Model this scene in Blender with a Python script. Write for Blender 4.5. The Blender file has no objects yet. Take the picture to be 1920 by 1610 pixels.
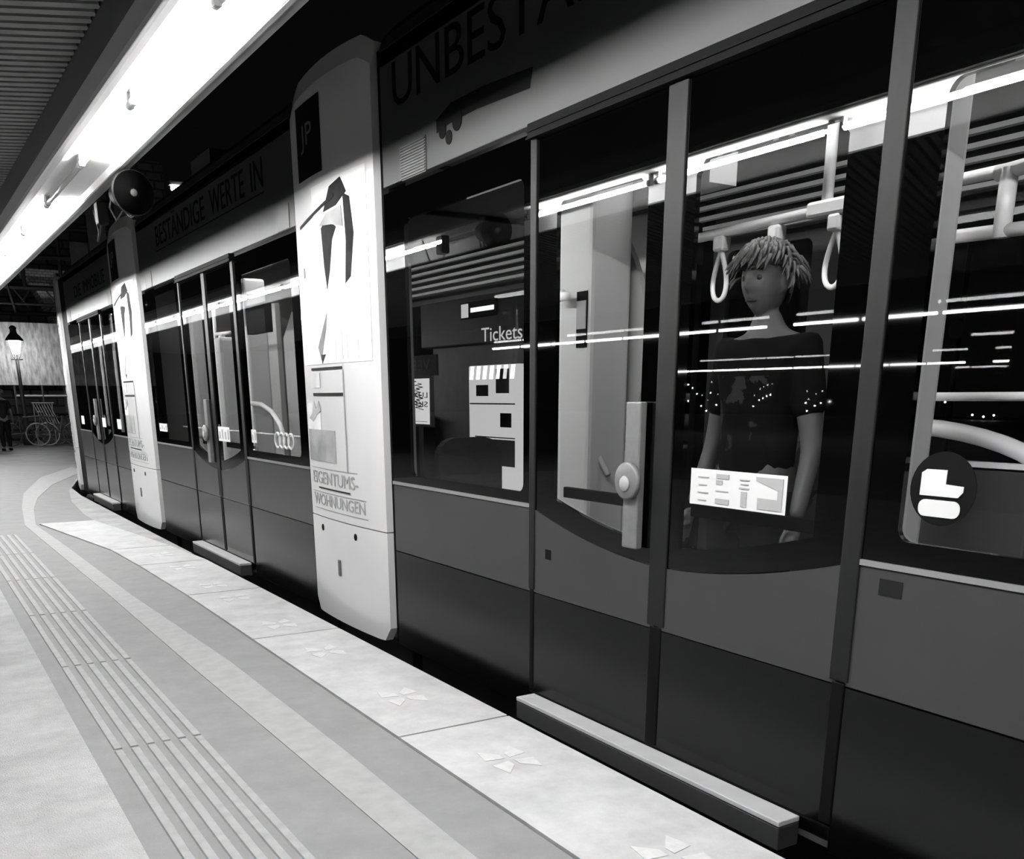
import bpy, bmesh, math, random
from mathutils import Vector, Matrix, noise
random.seed(7)
S = bpy.context.scene
COL = S.collection
PI = math.pi

# ------------------------------------------------------------------ camera, world, exposure
# portrait phone frame, top part kept: principal point lies below the centre of the kept frame
FPX, PITCH, YAW = 1775.0, math.atan2(535, 1775), math.atan2(1160, math.hypot(1775, 535))
cam = bpy.data.cameras.new('camera')
cam.sensor_fit = 'HORIZONTAL'; cam.sensor_width = 36.0
cam.lens = FPX / 1920 * 36
cam.shift_x = 0.0
cam.shift_y = (1280 - 805) / 1920
cam.clip_start = 0.05; cam.clip_end = 400
camo = bpy.data.objects.new('camera', cam); COL.objects.link(camo)
camo.location = (0, 0, 1.40)
camo.rotation_euler = (PI/2 - PITCH, 0, -YAW)
S.camera = camo
S.view_settings.view_transform = 'Standard'; S.view_settings.look = 'None'
S.view_settings.exposure = 0.0; S.view_settings.gamma = 1.0
S.view_settings.use_curve_mapping = False
W = bpy.data.worlds.new('night'); S.world = W; W.use_nodes = True
W.node_tree.nodes['Background'].inputs[0].default_value = (1, 1, 1, 1)
W.node_tree.nodes['Background'].inputs[1].default_value = 0.002
TUBE_L, TRACK_L, CABIN_L = 465.0, 50.0, 20.0

# ------------------------------------------------------------------ materials
def mat(name, g, rough=.6, var=0, scale=8, spec=.5, metal=0, bump=0, bscale=60, stretch=(1, 1, 1), coat=0, detail=6, nrough=.5):
    m = bpy.data.materials.new(name); m.use_nodes = True
    nt = m.node_tree; b = nt.nodes['Principled BSDF']
    b.inputs['Base Color'].default_value = (g, g, g, 1)
    b.inputs['Roughness'].default_value = rough
    b.inputs['Specular IOR Level'].default_value = spec
    b.inputs['Metallic'].default_value = metal
    b.inputs['Coat Weight'].default_value = coat
    b.inputs['Coat Roughness'].default_value = .06
    if var or bump:
        tc = nt.nodes.new('ShaderNodeTexCoord'); mp = nt.nodes.new('ShaderNodeMapping')
        mp.inputs['Scale'].default_value = stretch
        nt.links.new(tc.outputs['Object'], mp.inputs[0])
    if var:
        n = nt.nodes.new('ShaderNodeTexNoise'); n.inputs['Scale'].default_value = scale; n.inputs['Detail'].default_value = detail; n.inputs['Roughness'].default_value = nrough
        nt.links.new(mp.outputs[0], n.inputs['Vector'])
        r = nt.nodes.new('ShaderNodeMapRange')
        r.inputs['From Min'].default_value = .3; r.inputs['From Max'].default_value = .7
        r.inputs['To Min'].default_value = g*(1-var); r.inputs['To Max'].default_value = g*(1+var)
        nt.links.new(n.outputs[0], r.inputs[0]); nt.links.new(r.outputs[0], b.inputs['Base Color'])
    if bump:
        n2 = nt.nodes.new('ShaderNodeTexNoise'); n2.inputs['Scale'].default_value = bscale; n2.inputs['Detail'].default_value = 3
        nt.links.new(mp.outputs[0], n2.inputs['Vector'])
        bp = nt.nodes.new('ShaderNodeBump'); bp.inputs['Strength'].default_value = bump; bp.inputs['Distance'].default_value = .01
        nt.links.new(n2.outputs[0], bp.inputs['Height']); nt.links.new(bp.outputs[0], b.inputs['Normal'])
    return m
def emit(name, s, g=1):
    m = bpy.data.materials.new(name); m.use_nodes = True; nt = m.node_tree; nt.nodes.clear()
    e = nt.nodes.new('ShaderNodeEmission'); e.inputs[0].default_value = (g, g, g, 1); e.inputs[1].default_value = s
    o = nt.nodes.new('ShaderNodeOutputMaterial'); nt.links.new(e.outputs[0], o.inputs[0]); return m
def glassmat(name, tint, k=1.25):
    m = bpy.data.materials.new(name); m.use_nodes = True; nt = m.node_tree; nt.nodes.clear()
    t = nt.nodes.new('ShaderNodeBsdfTransparent'); t.inputs[0].default_value = (tint, tint, tint, 1)
    g = nt.nodes.new('ShaderNodeBsdfGlossy'); g.inputs['Roughness'].default_value = .01
    ge = nt.nodes.new('ShaderNodeNewGeometry'); dt = nt.nodes.new('ShaderNodeVectorMath'); dt.operation = 'DOT_PRODUCT'
    nt.links.new(ge.outputs['Normal'], dt.inputs[0]); nt.links.new(ge.outputs['Incoming'], dt.inputs[1])
    def mth(op, a, b, clamp=False):
        q = nt.nodes.new('ShaderNodeMath'); q.operation = op; q.use_clamp = clamp
        for i, v in enumerate((a, b)):
            if isinstance(v, (int, float)): q.inputs[i].default_value = v
            else: nt.links.new(v, q.inputs[i])
        return q.outputs[0]
    # Schlick reflectance, the same from both sides of the pane
    c_ = mth('ABSOLUTE', dt.outputs['Value'], 0)
    fr = mth('ADD', mth('MULTIPLY', mth('POWER', mth('SUBTRACT', 1.0, c_), 5.0), .96), .04)
    mu = nt.nodes.new('ShaderNodeMath'); mu.operation = 'MULTIPLY'; mu.inputs[1].default_value = k; mu.use_clamp = True
    mx = nt.nodes.new('ShaderNodeMixShader'); o = nt.nodes.new('ShaderNodeOutputMaterial')
    nt.links.new(fr, mu.inputs[0]); nt.links.new(mu.outputs[0], mx.inputs[0])
    nt.links.new(t.outputs[0], mx.inputs[1]); nt.links.new(g.outputs[0], mx.inputs[2]); nt.links.new(mx.outputs[0], o.inputs[0])
    return m
def brickmat(name, g, mortar, sc, rough=.9, bw=.5, rh=.25, rot=None):
    m = bpy.data.materials.new(name); m.use_nodes = True; nt = m.node_tree; b = nt.nodes['Principled BSDF']
    b.inputs['Roughness'].default_value = rough
    tc = nt.nodes.new('ShaderNodeTexCoord'); mp = nt.nodes.new('ShaderNodeMapping')
    if rot: mp.inputs['Rotation'].default_value = rot
    nt.links.new(tc.outputs['Object'], mp.inputs[0])
    k = nt.nodes.new('ShaderNodeTexBrick'); k.inputs['Scale'].default_value = sc
    k.inputs['Color1'].default_value = (g, g, g, 1); k.inputs['Color2'].default_value = (g*.65, g*.65, g*.65, 1)
    k.inputs['Mortar'].default_value = (mortar, mortar, mortar, 1); k.inputs['Mortar Size'].default_value = .03
    k.inputs['Brick Width'].default_value = bw; k.inputs['Row Height'].default_value = rh
    nt.links.new(mp.outputs[0], k.inputs[0]); nt.links.new(k.outputs[0], b.inputs['Base Color']); return m

M = {}
M['asphalt'] = mat('asphalt', .33, .85, .22, 3.0, .3, bump=.8, bscale=160, detail=14, nrough=.72)
M['asphalt_smooth'] = mat('asphalt_smooth', .165, .75, .13, 5, .3, bump=.2, bscale=200, detail=14, nrough=.7)
M['paint_line'] = mat('paint_line', .235, .7, .10, 12, .3, bump=.15, bscale=150)
M['rib'] = mat('tactile_rib', .23, .7, .12, 18, .3)
M['concrete'] = mat('concrete', .34, .8, .18, 4, .3, detail=14, nrough=.68, bump=.15, bscale=120)
M['slab_paint'] = mat('slab_paint', .40, .7, .10, 30, .3)
M['road'] = mat('road', .10, .6, .25, 2, .4)
M['ballast'] = mat('ballast', .02, .95, .4, 30)
M['slat'] = mat('slat', .20, .7, .08, 20, .3)
M['black'] = mat('black_paint', .012, .55)
M['dark'] = mat('dark_metal', .035, .5)
M['gutter'] = mat('gutter_grey', .06, .5, .2, 6)
M['lip'] = mat('lip_grey', .13, .55, .15, 5)
M['tray'] = mat('tray_white', .85, .6, .03, 4, .3)
M['cap'] = mat('tube_cap', .45, .35)
M['tube'] = emit('tube_light', TUBE_L)
M['tube_off'] = mat('tube_off', .42, .15, spec=.6)
M['white'] = mat('tram_white', .47, .32, .03, 3, .5, coat=.5)
M['fascia'] = mat('fascia_grey', .036, .35, .04, 3, .4)
M['belt'] = mat('tram_belt_grey', .022, .32, .06, 5, .42)
M['skirt'] = mat('tram_dark_paint', .0006, .2, .10, 3, .24)
M['ink'] = mat('lettering_dark', .0015, .6, spec=.05)
M['ink_grey'] = mat('lettering_grey', .24, .6, spec=.1)
M['pic'] = mat('picture_grey', .2, .6, .55, 3.5, spec=.08)
M['pic_light'] = mat('picture_light', .48, .6, .2, 5, spec=.08, stretch=(1, 2, .6))
M['pic_faint'] = mat('picture_faint', .58, .6, .06, 4, spec=.08)
M['hair_print'] = mat('picture_hair', .012, .7, .5, 9, spec=.04)
M['enamel'] = mat('black_glass_border', .0004, .02, spec=.42)
M['rubber'] = mat('rubber_seal', .006, .5, spec=.08)
M['rubber_dark'] = mat('rubber_dark', .0012, .7, spec=.05)
M['trim'] = mat('bright_trim', .3, .3, metal=.6)
M['step'] = mat('step_plate', .30, .5, .06, 10)
M['step_side'] = mat('step_side', .012, .6)
M['glass'] = glassmat('window_glass', .86, 1.35)
M['glass_in'] = glassmat('inner_pane', .93, .45)
M['glass_far'] = glassmat('far_glass', .9, .6)
M['cabin_grey'] = mat('cabin_grey', .36, .5)
M['cabin_light'] = mat('cabin_light', .62, .45)
M['cabin_dark'] = mat('cabin_dark', .03, .7)
M['bar_grey'] = mat('push_bar_grey', .085, .5, .1, 40)
M['louvre'] = mat('louvre_white', .9, .4)
M['rail'] = mat('grab_rail', .85, .3)
M['strip'] = emit('cabin_light_strip', CABIN_L)
M['paper'] = mat('sticker_white', .42, .6)
M['seat'] = mat('seat_fabric', .012, .9, .4, 40)
M['skin'] = mat('skin', .075, .55, .05, 20, spec=.3)
M['lips'] = mat('lips', .03, .5, spec=.2)
M['brow'] = mat('brow', .012, .7, spec=.1)
M['hair'] = mat('hair', .055, .5, .5, 60, stretch=(1, 1, .3))
M['shirt'] = mat('shirt_black', .018, .9)
M['cloth'] = mat('dark_cloth', .004, .9, spec=.1)
M['eye'] = mat('eye_dark', .02, .2)
M['lamp'] = emit('lamp_glow', 260)
M['flood'] = emit('flood_glow', 90)
M['city'] = emit('city_glow', 14); M['city_far'] = emit('city_glow_far', 60)
M['track_light'] = emit('far_tube_light', TRACK_L)
M['machine'] = mat('machine_white', .8, .4)
M['screen_lit'] = emit('lit_panel', 1.6)
M['soft_glow'] = emit('even_glow', .75)
M['poster_lit'] = emit('poster_glow', 14)
M['masonry'] = brickmat('stone_blocks', .20, .06, .9, rot=(PI/2, 0, 0))
M['brick'] = brickmat('pale_bricks', .55, .2, 3.0, rot=(PI/2, 0, 0))
M['panelwall'] = mat('streaked_wall', .34, .75, .5, 3.2, .3,  stretch=(4, 1, .9), bump=.8, bscale=14, detail=12)
M['iron'] = mat('iron', .03, .5)
M['iron_light'] = mat('iron_light', .4, .4)

# ------------------------------------------------------------------ mesh helpers
def link(name, bm, m, parent=None, smooth=False):
    bmesh.ops.recalc_face_normals(bm, faces=bm.faces)
    me = bpy.data.meshes.new(name); bm.to_mesh(me); bm.free()
    for x in (m if isinstance(m, (list, tuple)) else [m]): me.materials.append(x)
    if smooth: me.polygons.foreach_set('use_smooth', [True]*len(me.polygons))
    o = bpy.data.objects.new(name, me); COL.objects.link(o)
    if parent is not None:
        o.parent = parent
        if parent.type == 'EMPTY': o.matrix_parent_inverse = Matrix(parent['inv'] if False else INV[parent.name])
    return o
INV = {}
def thing(name, label, cat, loc=(0, 0, 0), group=None, world=True):
    o = bpy.data.objects.new(name, None); COL.objects.link(o); o.location = loc
    o.empty_display_size = .1
    o['label'] = label; o['category'] = cat
    if group: o['group'] = group
    INV[o.name] = Matrix.Translation(-Vector(loc)) if world else Matrix.Identity(4)
    return o
def tag(o, label, cat, group=None):
    o['label'] = label; o['category'] = cat
    if group: o['group'] = group
    return o
def struct(name, bm, m, smooth=False):
    o = link(name, bm, m, None, smooth); o['kind'] = 'structure'; return o
def box(bm, x0, x1, y0, y1, z0, z1, bev=0):
    v = [bm.verts.new((x, y, z)) for x in (x0, x1) for y in (y0, y1) for z in (z0, z1)]
    fs = [bm.faces.new([v[i] for i in q]) for q in ((0, 1, 3, 2), (4, 6, 7, 5), (0, 4, 5, 1), (2, 3, 7, 6), (0, 2, 6, 4), (1, 5, 7, 3))]
    if bev:
        es = {e for f in fs for e in f.edges}
        bmesh.ops.bevel(bm, geom=list(es), offset=bev, segments=2, affect='EDGES', profile=.5)
    return bm
def B(*a, **k): return box(bmesh.new(), *a, **k)
def tube(bm, pts, r, n=10, caps=True):
    pts = [Vector(p) for p in pts]; rs = r if isinstance(r, (list, tuple)) else [r]*len(pts)
    rings = []
    for i, p in enumerate(pts):
        d = (pts[min(i+1, len(pts)-1)] - pts[max(i-1, 0)]).normalized()
        a = d.orthogonal().normalized() if i == 0 else (prev - d*prev.dot(d)).normalized()
        prev = a; b = d.cross(a)
        rings.append([bm.verts.new(p + (a*math.cos(t) + b*math.sin(t))*rs[i]) for t in [2*PI*k/n for k in range(n)]])
    for q, w in zip(rings, rings[1:]):
        for k in range(n): bm.faces.new((q[k], q[(k+1) % n], w[(k+1) % n], w[k]))
    if caps: bm.faces.new(rings[0]); bm.faces.new(rings[-1])
    return bm
def T(pts, r, n=10): return tube(bmesh.new(), pts, r, n)
def lathe(bm, prof, c, n=20, axis=(0, 0, 1), ax2=None):
    ax = Vector(axis).normalized(); a = ax.orthogonal().normalized(); b = ax.cross(a); c = Vector(c)
    rings = [[bm.verts.new(c + ax*h + (a*math.cos(2*PI*k/n) + b*math.sin(2*PI*k/n))*max(r, 1e-4)) for k in range(n)] for r, h in prof]
    for q, w in zip(rings, rings[1:]):
        for k in range(n): bm.faces.new((q[k], q[(k+1) % n], w[(k+1) % n], w[k]))
    bm.faces.new(rings[0]); bm.faces.new(rings[-1]); return bm
def plate_bm(outline, x, th, holes=(), fn=None, sub=0, plane='x'):
    """flat panel in the (y,z) plane at x (thickness towards +x); optional holes; fn(y,z)->extra x"""
    bm = bmesh.new(); es = []
    def P(a, b): return (x, a, b) if plane == 'x' else (a, b, x)
    for loop in [outline] + list(holes):
        vs = [bm.verts.new(P(a, b)) for a, b in loop]
        es += [bm.edges.new((vs[i], vs[(i+1) % len(vs)])) for i in range(len(vs))]
    bmesh.ops.triangle_fill(bm, edges=es, use_beauty=True)
    if sub:
        bmesh.ops.subdivide_edges(bm, edges=bm.edges[:], cuts=sub, use_grid_fill=True)
    if th:
        r = bmesh.ops.extrude_face_region(bm, geom=bm.faces[:])
        d = (th, 0, 0) if plane == 'x' else (0, 0, th)
        bmesh.ops.translate(bm, vec=d, verts=[v for v in r['geom'] if isinstance(v, bmesh.types.BMVert)])
    if fn:
        for v in bm.verts: v.co.x += fn(v.co.y, v.co.z)
    return bm
def rect(y0, y1, z0, z1): return [(y0, z0), (y1, z0), (y1, z1), (y0, z1)]
def rrect(y0, y1, z0, z1, r, n=5):
    out = []
    for cy, cz, a0 in ((y1-r, z0+r, -PI/2), (y1-r, z1-r, 0), (y0+r, z1-r, PI/2), (y0+r, z0+r, PI)):
        out += [(cy + r*math.cos(a0 + PI/2*k/n), cz + r*math.sin(a0 + PI/2*k/n)) for k in range(n+1)]
    return out
def grid_panel(ys, zs, fx, th):
    bm = bmesh.new()
    g = [[bm.verts.new((fx(y, z), y, z)) for z in zs] for y in ys]
    h = [[bm.verts.new((fx(y, z) + th, y, z)) for z in zs] for y in ys]
    for i in range(len(ys)-1):
        for j in range(len(zs)-1):
            bm.faces.new((g[i][j], g[i+1][j], g[i+1][j+1], g[i][j+1])); bm.faces.new((h[i][j], h[i][j+1], h[i+1][j+1], h[i+1][j]))
    for i in range(len(ys)-1):
        bm.faces.new((g[i][0], h[i][0], h[i+1][0], g[i+1][0])); bm.faces.new((g[i][-1], g[i+1][-1], h[i+1][-1], h[i][-1]))
    for j in range(len(zs)-1):
        bm.faces.new((g[0][j], g[0][j+1], h[0][j+1], h[0][j])); bm.faces.new((g[-1][j], h[-1][j], h[-1][j+1], g[-1][j+1]))
    return bm
def lin(a, b, n): return [a + (b-a)*i/n for i in range(n+1)]
def text(name, s, m, parent, yl, yr, z0, z1, x, fn=None, ext=.001):
    """lettering read from the platform: starts at yl (left) and ends at yr"""
    cu = bpy.data.curves.new(name, 'FONT'); cu.body = s; cu.extrude = .02; cu.resolution_u = 3
    t = bpy.data.objects.new('tmp', cu); COL.objects.link(t)
    bpy.context.view_layer.update()
    me = bpy.data.meshes.new_from_object(t.evaluated_get(bpy.context.evaluated_depsgraph_get()))
    bpy.data.objects.remove(t)
    xs = [v.co.x for v in me.vertices]; ys = [v.co.y for v in me.vertices]
    ax, bx, ay, by = min(xs), max(xs), min(ys), max(ys)
    for v in me.vertices:
        y = yl + (yr-yl)*(v.co.x-ax)/(bx-ax); z = z0 + (z1-z0)*(v.co.y-ay)/(by-ay)
        v.co = (x + (ext if v.co.z < 0 else -ext) + (fn(y, z) if fn else 0), y, z)
    me.materials.clear(); me.materials.append(m)
    o = bpy.data.objects.new(name, me); COL.objects.link(o)
    if parent is not None:
        o.parent = parent
        if parent.type == 'EMPTY': o.matrix_parent_inverse = INV[parent.name]
    return o

# ------------------------------------------------------------------ the platform and ground
def ground_poly(name, pts, m, z0=-.3, z1=0):
    return struct(name, plate_bm(pts, z0, z1-z0, plane='z'), m)
edge = [(2.155, -6), (2.155, 12.2), (2.15, 15.5), (2.22, 17.0), (2.55, 18.8), (3.3, 20.6), (4.6, 22.4), (7, 24.2)]
inner = [(1.60, -6), (1.61, 7.06), (1.58, 8.6), (1.54, 9.65), (1.2, 12.15)]
tail = [(1.81, 12.25), (1.80, 12.95), (1.90, 14.7), (2.11, 16.45), (2.63, 19.0), (3.6, 20.9), (5.2, 22.8)]
ground_poly('floor', [(-7, -6), (.46, -6), (.47, 12.4), (.6, 16), (-7, 16)], M['asphalt'])
ground_poly('floor', [(.46, -6), (1.60, -6), (1.61, 7.06), (1.58, 8.6), (1.54, 9.65), (1.2, 12.15), (1.79, 12.2), (1.81, 12.25), (1.80, 12.95), (1.90, 14.7),
             (2.11, 16.45), (2.63, 19.0), (3.6, 20.9), (5.2, 22.8), (-7, 23), (-7, 16), (.6, 16), (.47, 12.4)], M['asphalt_smooth'])
ground_poly('floor', [(-60, -40), (-7, -40), (-7, 23), (5.2, 22.8), (7, 24.2), (70, 24.2), (70, 90), (-60, 90)], M['road'], -.35, -.03)
bm = bmesh.new(); box(bm, 2.0, 8.0, -40, 24.3, -.75, -.33)
struct('floor', bm, M['ballast'])
bm = bmesh.new(); box(bm, 7.0, 70, -60, 24.1, -.3, 0)
struct('floor', bm, M['road'])
# curving pale line that follows the platform
cl = [(1.19, -6, 1.36), (1.185, 2.5, 1.345), (1.175, 3.5, 1.36), (1.15, 5.1, 1.355), (1.13, 7.3, 1.27), (1.085, 10, 1.22), (1.05, 12.15, 1.16)]
bm = bmesh.new(); L = [(a, y) for a, y, b in cl] + [(1.23, 14.3), (1.46, 16.35), (2.05, 19.5), (2.97, 22.2)]
Rr = [(b, y) for a, y, b in cl] + [(1.33, 13.9), (1.56, 15.5), (2.02, 17.7), (2.9, 20.6)]
struct('trim_1', plate_bm(L + Rr[::-1], -.002, .006, plane='z'), M['paint_line'])
# concrete slabs at the platform edge
seams = [-1.6, 1.25, 3.48, 5.50, 7.06, 8.60, 9.66, 12.17]
sl_in = lambda y: 1.61 if y < 7.06 else 1.61 + (y-7.06)*(-.03/1.54) if y < 8.6 else 1.58-(y-8.6)*.04/1.06 if y < 9.66 else 1.54 - (y-9.66)*.34/2.51
sl_out = lambda y: 2.155 if y < 9.0 else 2.155 - (y-9.0)*.365/3.17
which = ['nearest the camera, cut by the bottom of the photo', 'nearest the camera, below the long tram step', 'second from the camera, beside the white tram panel',
         'third from the camera, beside the dark tram skirt', 'fourth from the camera, beside the short tram step', 'fifth from the camera, a short one', 'last of the row, narrowing to a point']
for i in range(7):
    a, b = seams[i]+.008, seams[i+1]-.008
    o = link('edge_slab', plate_bm([(sl_in(a), a), (sl_out(a), a), (sl_out(b), b), (sl_in(b), b)], -.3, .312, plane='z'), M['concrete'])
    tag(o, 'pale concrete edge slab, ' + which[i] if i else 'pale concrete platform edge slab in the corner under the camera', 'slab', 'concrete slabs along the platform edge')
    for my in [-.5, .8, 2.02, 3.01, 3.99, 5.0, 5.79, 6.78, 7.34, 8.29, 9.1]:
        if a < my < b:
            bm = bmesh.new()
            for sx in (-1, 1):
                for sy in (-1, 1):
                    q = [(1.87+sx*.012, my+sy*.015), (1.87+sx*.095, my+sy*.03), (1.87+sx*.075, my+sy*.13), (1.87+sx*.012, my+sy*.06)]
                    vs = [bm.verts.new((x, y, .0135)) for x, y in q]; vt = [bm.verts.new((x, y, .0145)) for x, y in q]
                    bm.faces.new(vs); bm.faces.new(vt)
                    for k in range(4): bm.faces.new((vs[k], vs[(k+1) % 4], vt[(k+1) % 4], vt[k]))
            link('painted_mark', bm, M['slab_paint'], o)
# lower kerb strip continuing round the bend
bm = plate_bm([(2.155, 9.05), (2.15, 12.2), (2.15, 15.5), (2.22, 17.0), (2.55, 18.8), (3.3, 20.6), (4.6, 22.4), (5.2, 22.8), (3.6, 20.9), (2.63, 19.0), (2.11, 16.45), (1.90, 14.7), (1.80, 12.95), (1.80, 12.2)], -.3, .302, plane='z')
tag(link('edge_kerb', bm, mat('old_concrete', .24, .8, .3, 3, .3, detail=14, nrough=.7)), 'lower worn concrete kerb curving away under the far tram section', 'kerb')
# tactile guide strip: blocks of six ribs
place = ['at the bottom edge of the photo', 'second from the bottom edge', 'third from the bottom edge', 'fourth from the bottom edge', 'fifth from the bottom edge', 'sixth from the bottom edge, at the left margin',
         'seventh, mostly outside the left margin', 'eighth, hidden left of the frame', 'ninth, farthest']
for k in range(7):
    a, b = 1.02 + 1.48*k, 1.02 + 1.48*(k+1)
    t = thing('tactile_strip', 'guide strip block of six pale ribs, ' + place[k], 'tactile paving', (.73, a, 0), 'guide strip blocks along the platform')
    for j in range(6):
        x0 = .553 + j*.0645 - .005*(a-3)*.5
        x1 = x0 - .0035*1.48
        bm = bmesh.new()
        w = .036
        v = [bm.verts.new(p) for p in ((x0, a+.012, 0), (x0+w, a+.012, 0), (x1+w, b-.012, 0), (x1, b-.012, 0))]
        u = [bm.verts.new((q.co.x + (.004 if i in (0, 3) else -.004), q.co.y, .006)) for i, q in enumerate(v)]
        bm.faces.new(v); bm.faces.new(u)
        for i in range(4): bm.faces.new((v[i], v[(i+1) % 4], u[(i+1) % 4], u[i]))
        link('rib', bm, M['rib'], t)

# ------------------------------------------------------------------ canopy, lamp tray, slats
def drift(y): return -.0052*(y-3)
def profile_run(pts, y0, y1):
    bm = bmesh.new(); rings = []
    for y in lin(y0, y1, 8):
        rings.append([bm.verts.new((x + drift(y), y, z)) for x, z in pts])
    n = len(pts)
    for a, b in zip(rings, rings[1:]):
        for i in range(n): bm.faces.new((a[i], a[(i+1) % n], b[(i+1) % n], b[i]))
    bm.faces.new(rings[0]); bm.faces.new(rings[-1]); return bm
Y0, Y1 = -5, 28.0
struct('trim_2', profile_run([(.822, 2.475), (.83, 2.572), (1.172, 2.572), (1.178, 2.539), (1.186, 2.539), (1.186, 2.60), (.815, 2.60), (.815, 2.475)], Y0, Y1), M['tray'])
struct('trim_3', profile_run([(.797, 2.470), (.8145, 2.470), (.8145, 2.61), (.797, 2.61)], Y0, Y1), M['lip'])
struct('trim_4', profile_run([(1.1865, 2.5375), (1.206, 2.5375), (1.206, 2.61), (1.1865, 2.61)], Y0, Y1), M['lip'])
struct('trim_5', profile_run([(1.2065, 2.5385), (1.238, 2.5385), (1.242, 2.56), (1.238, 2.63), (1.2065, 2.63)], Y0, Y1), M['gutter'])
struct('trim_6', profile_run([(.752, 2.475), (.7965, 2.466), (.7965, 2.64), (.752, 2.64)], Y0, Y1), M['dark'])
# roof deck over it
bm = bmesh.new(); box(bm, -5, 1.02, -5, 27.9, 2.66, 2.72); struct('ceiling', bm, M['black'])
bm = bmesh.new()
d = Vector((.90, -.435, 0)).normalized(); nrm = Vector((-d.y, d.x, 0))
c0 = Vector((.75, 3.6, 0))
for i in range(-130, 390):
    o_ = i*.0655
    # the board runs along d from the beam to the far left
    pos = Vector((.75, 3.6 + o_/nrm.y, 0))
    a = pos + d*0.0; b = pos - d*4.2
    if a.y > 27.7 or a.y < -4.8: continue
    w = .021
    q = [a - nrm*w, a + nrm*w, b + nrm*w, b - nrm*w]
    q = [Vector((min(p.x, .755), p.y, 0)) for p in q]
    lo = [bm.verts.new((p.x, p.y, 2.592)) for p in q]; hi = [bm.verts.new((p.x, p.y, 2.655)) for p in q]
    bm.faces.new(lo); bm.faces.new(hi)
    for k in range(4): bm.faces.new((lo[k], lo[(k+1) % 4], hi[(k+1) % 4], hi[k]))
struct('ceiling', bm, M['slat'])
# fluorescent tubes (one is dead)
order = {1: 'second lit tube below the top edge of the photo', 0: 'lit tube cut by the top edge of the photo', 2: 'dead unlit tube', 3: 'first lit tube beyond the dead tube', 4: 'second lit tube beyond the dead tube',
         5: 'third lit tube beyond the dead tube', 6: 'fourth lit tube beyond the dead tube', 7: 'fifth lit tube beyond the dead tube', 8: 'sixth lit tube beyond the dead tube', 9: 'seventh lit tube beyond the dead tube',
         -1: 'lit tube overhead next to the one cut by the top edge', -2: 'lit tube overhead behind the camera, second out of frame', -3: 'lit tube overhead behind the camera, third out of frame', -4: 'lit tube overhead behind the camera, fourth out of frame'}
order.update({10: 'eighth lit tube beyond the dead tube', 11: 'ninth lit tube beyond the dead tube', 12: 'tenth lit tube beyond the dead tube', 13: 'eleventh lit tube beyond the dead tube', 14: 'twelfth lit tube beyond the dead tube', 15: 'thirteenth lit tube beyond the dead tube', 16: 'fourteenth lit tube beyond the dead tube', 17: 'third last lit tube at the far end', 18: 'second last lit tube at the far end', 19: 'last lit tube at the far end of the tray'})
order[0], order[1] = 'lit tube cut by the top edge of the photo', 'whole lit tube just before the dead tube'
for k in range(-4, 20):
    a = 3.23 + 1.235*(k-0); b = a + 1.235
    xa, xb, z = 1.0 + drift(a), 1.0 + drift(b), 2.53
    t = thing('fluorescent_tube', 'canopy fluorescent, ' + order[k], 'lamp', (xa, a, 2.572), 'fluorescent tubes in the canopy tray')
    link('glass_tube', T([(xa, a+.05, z), (xb, b-.05, z)], .013, 12), M['tube_off'] if k == 2 else M['tube'], t, True)
    for xx, y0, y1 in ((xa, a+.018, a+.05), (xb, b-.05, b-.018)):
        link('end_cap', T([(xx, y0, z), (xx, y1, z)], .0165, 12), M['cap'], t, True)
        link('holder', B(xx-.012, xx+.012, y0-.004, y0+.012, z-.014, 2.5715), M['cap'], t)
# ballast rail beside the tubes
struct('trim_7', profile_run([(.915, 2.545), (.945, 2.545), (.950, 2.5715), (.910, 2.5715)], Y0, Y1), M['tray'])

# horn loudspeaker under the gutter
t = thing('loudspeaker', 'round dark horn loudspeaker with a pale centre badge hanging under the canopy edge', 'loudspeaker', (1.225, 5.95, 2.505))
ax = Vector((.12, -1, -.10)).normalized(); c = Vector((1.235, 5.72, 2.43))
bm = bmesh.new(); lathe(bm, [(.108, 0), (.111, -.012), (.09, -.05), (.066, -.11), (.055, -.15), (.057, -.23), (.0, -.235)], c, 28, ax)
link('horn', bm, mat('horn_shell', .008, .6, spec=.05), t, True)
bm = bmesh.new(); lathe(bm, [(.0, -.03), (.03, -.03), (.085, -.012), (.105, .003), (.0, -.02)][:4], c, 28, ax)
link('horn_mouth', bm, mat('horn_black', .0005, .9, spec=.01), t, True)
bm = bmesh.new(); lathe(bm, [(.018, -.028), (.020, .0), (.017, .004), (.0, .005)], c + ax*.0, 20, ax)
link('centre_badge', bm, mat('badge', .02, .6, spec=.1), t, True)
link('bracket', T([(1.225, 5.95, 2.52), (1.225, 5.9, 2.36), (1.23, 5.82, 2.33), (1.235, 5.76, 2.33)], .008, 8), M['iron'], t)
link('cable', T([(1.19, 6.02, 2.5), (1.17, 6.05, 2.40), (1.19, 6.0, 2.33), (1.22, 5.95, 2.38)], .005, 6), M['black'], t)
# small junction box with cables behind the speaker
t = thing('junction_box', 'small dark cable box with loose wires under the canopy behind the loudspeaker', 'box', (1.21, 6.5, 2.5))
link('case', B(1.18, 1.24, 6.46, 6.56, 2.38, 2.5, .008), M['rubber_dark'], t)
link('wire', T([(1.2, 6.5, 2.38), (1.19, 6.6, 2.30), (1.22, 6.7, 2.36), (1.22, 6.8, 2.5)], .006, 6), M['black'], t)

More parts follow.
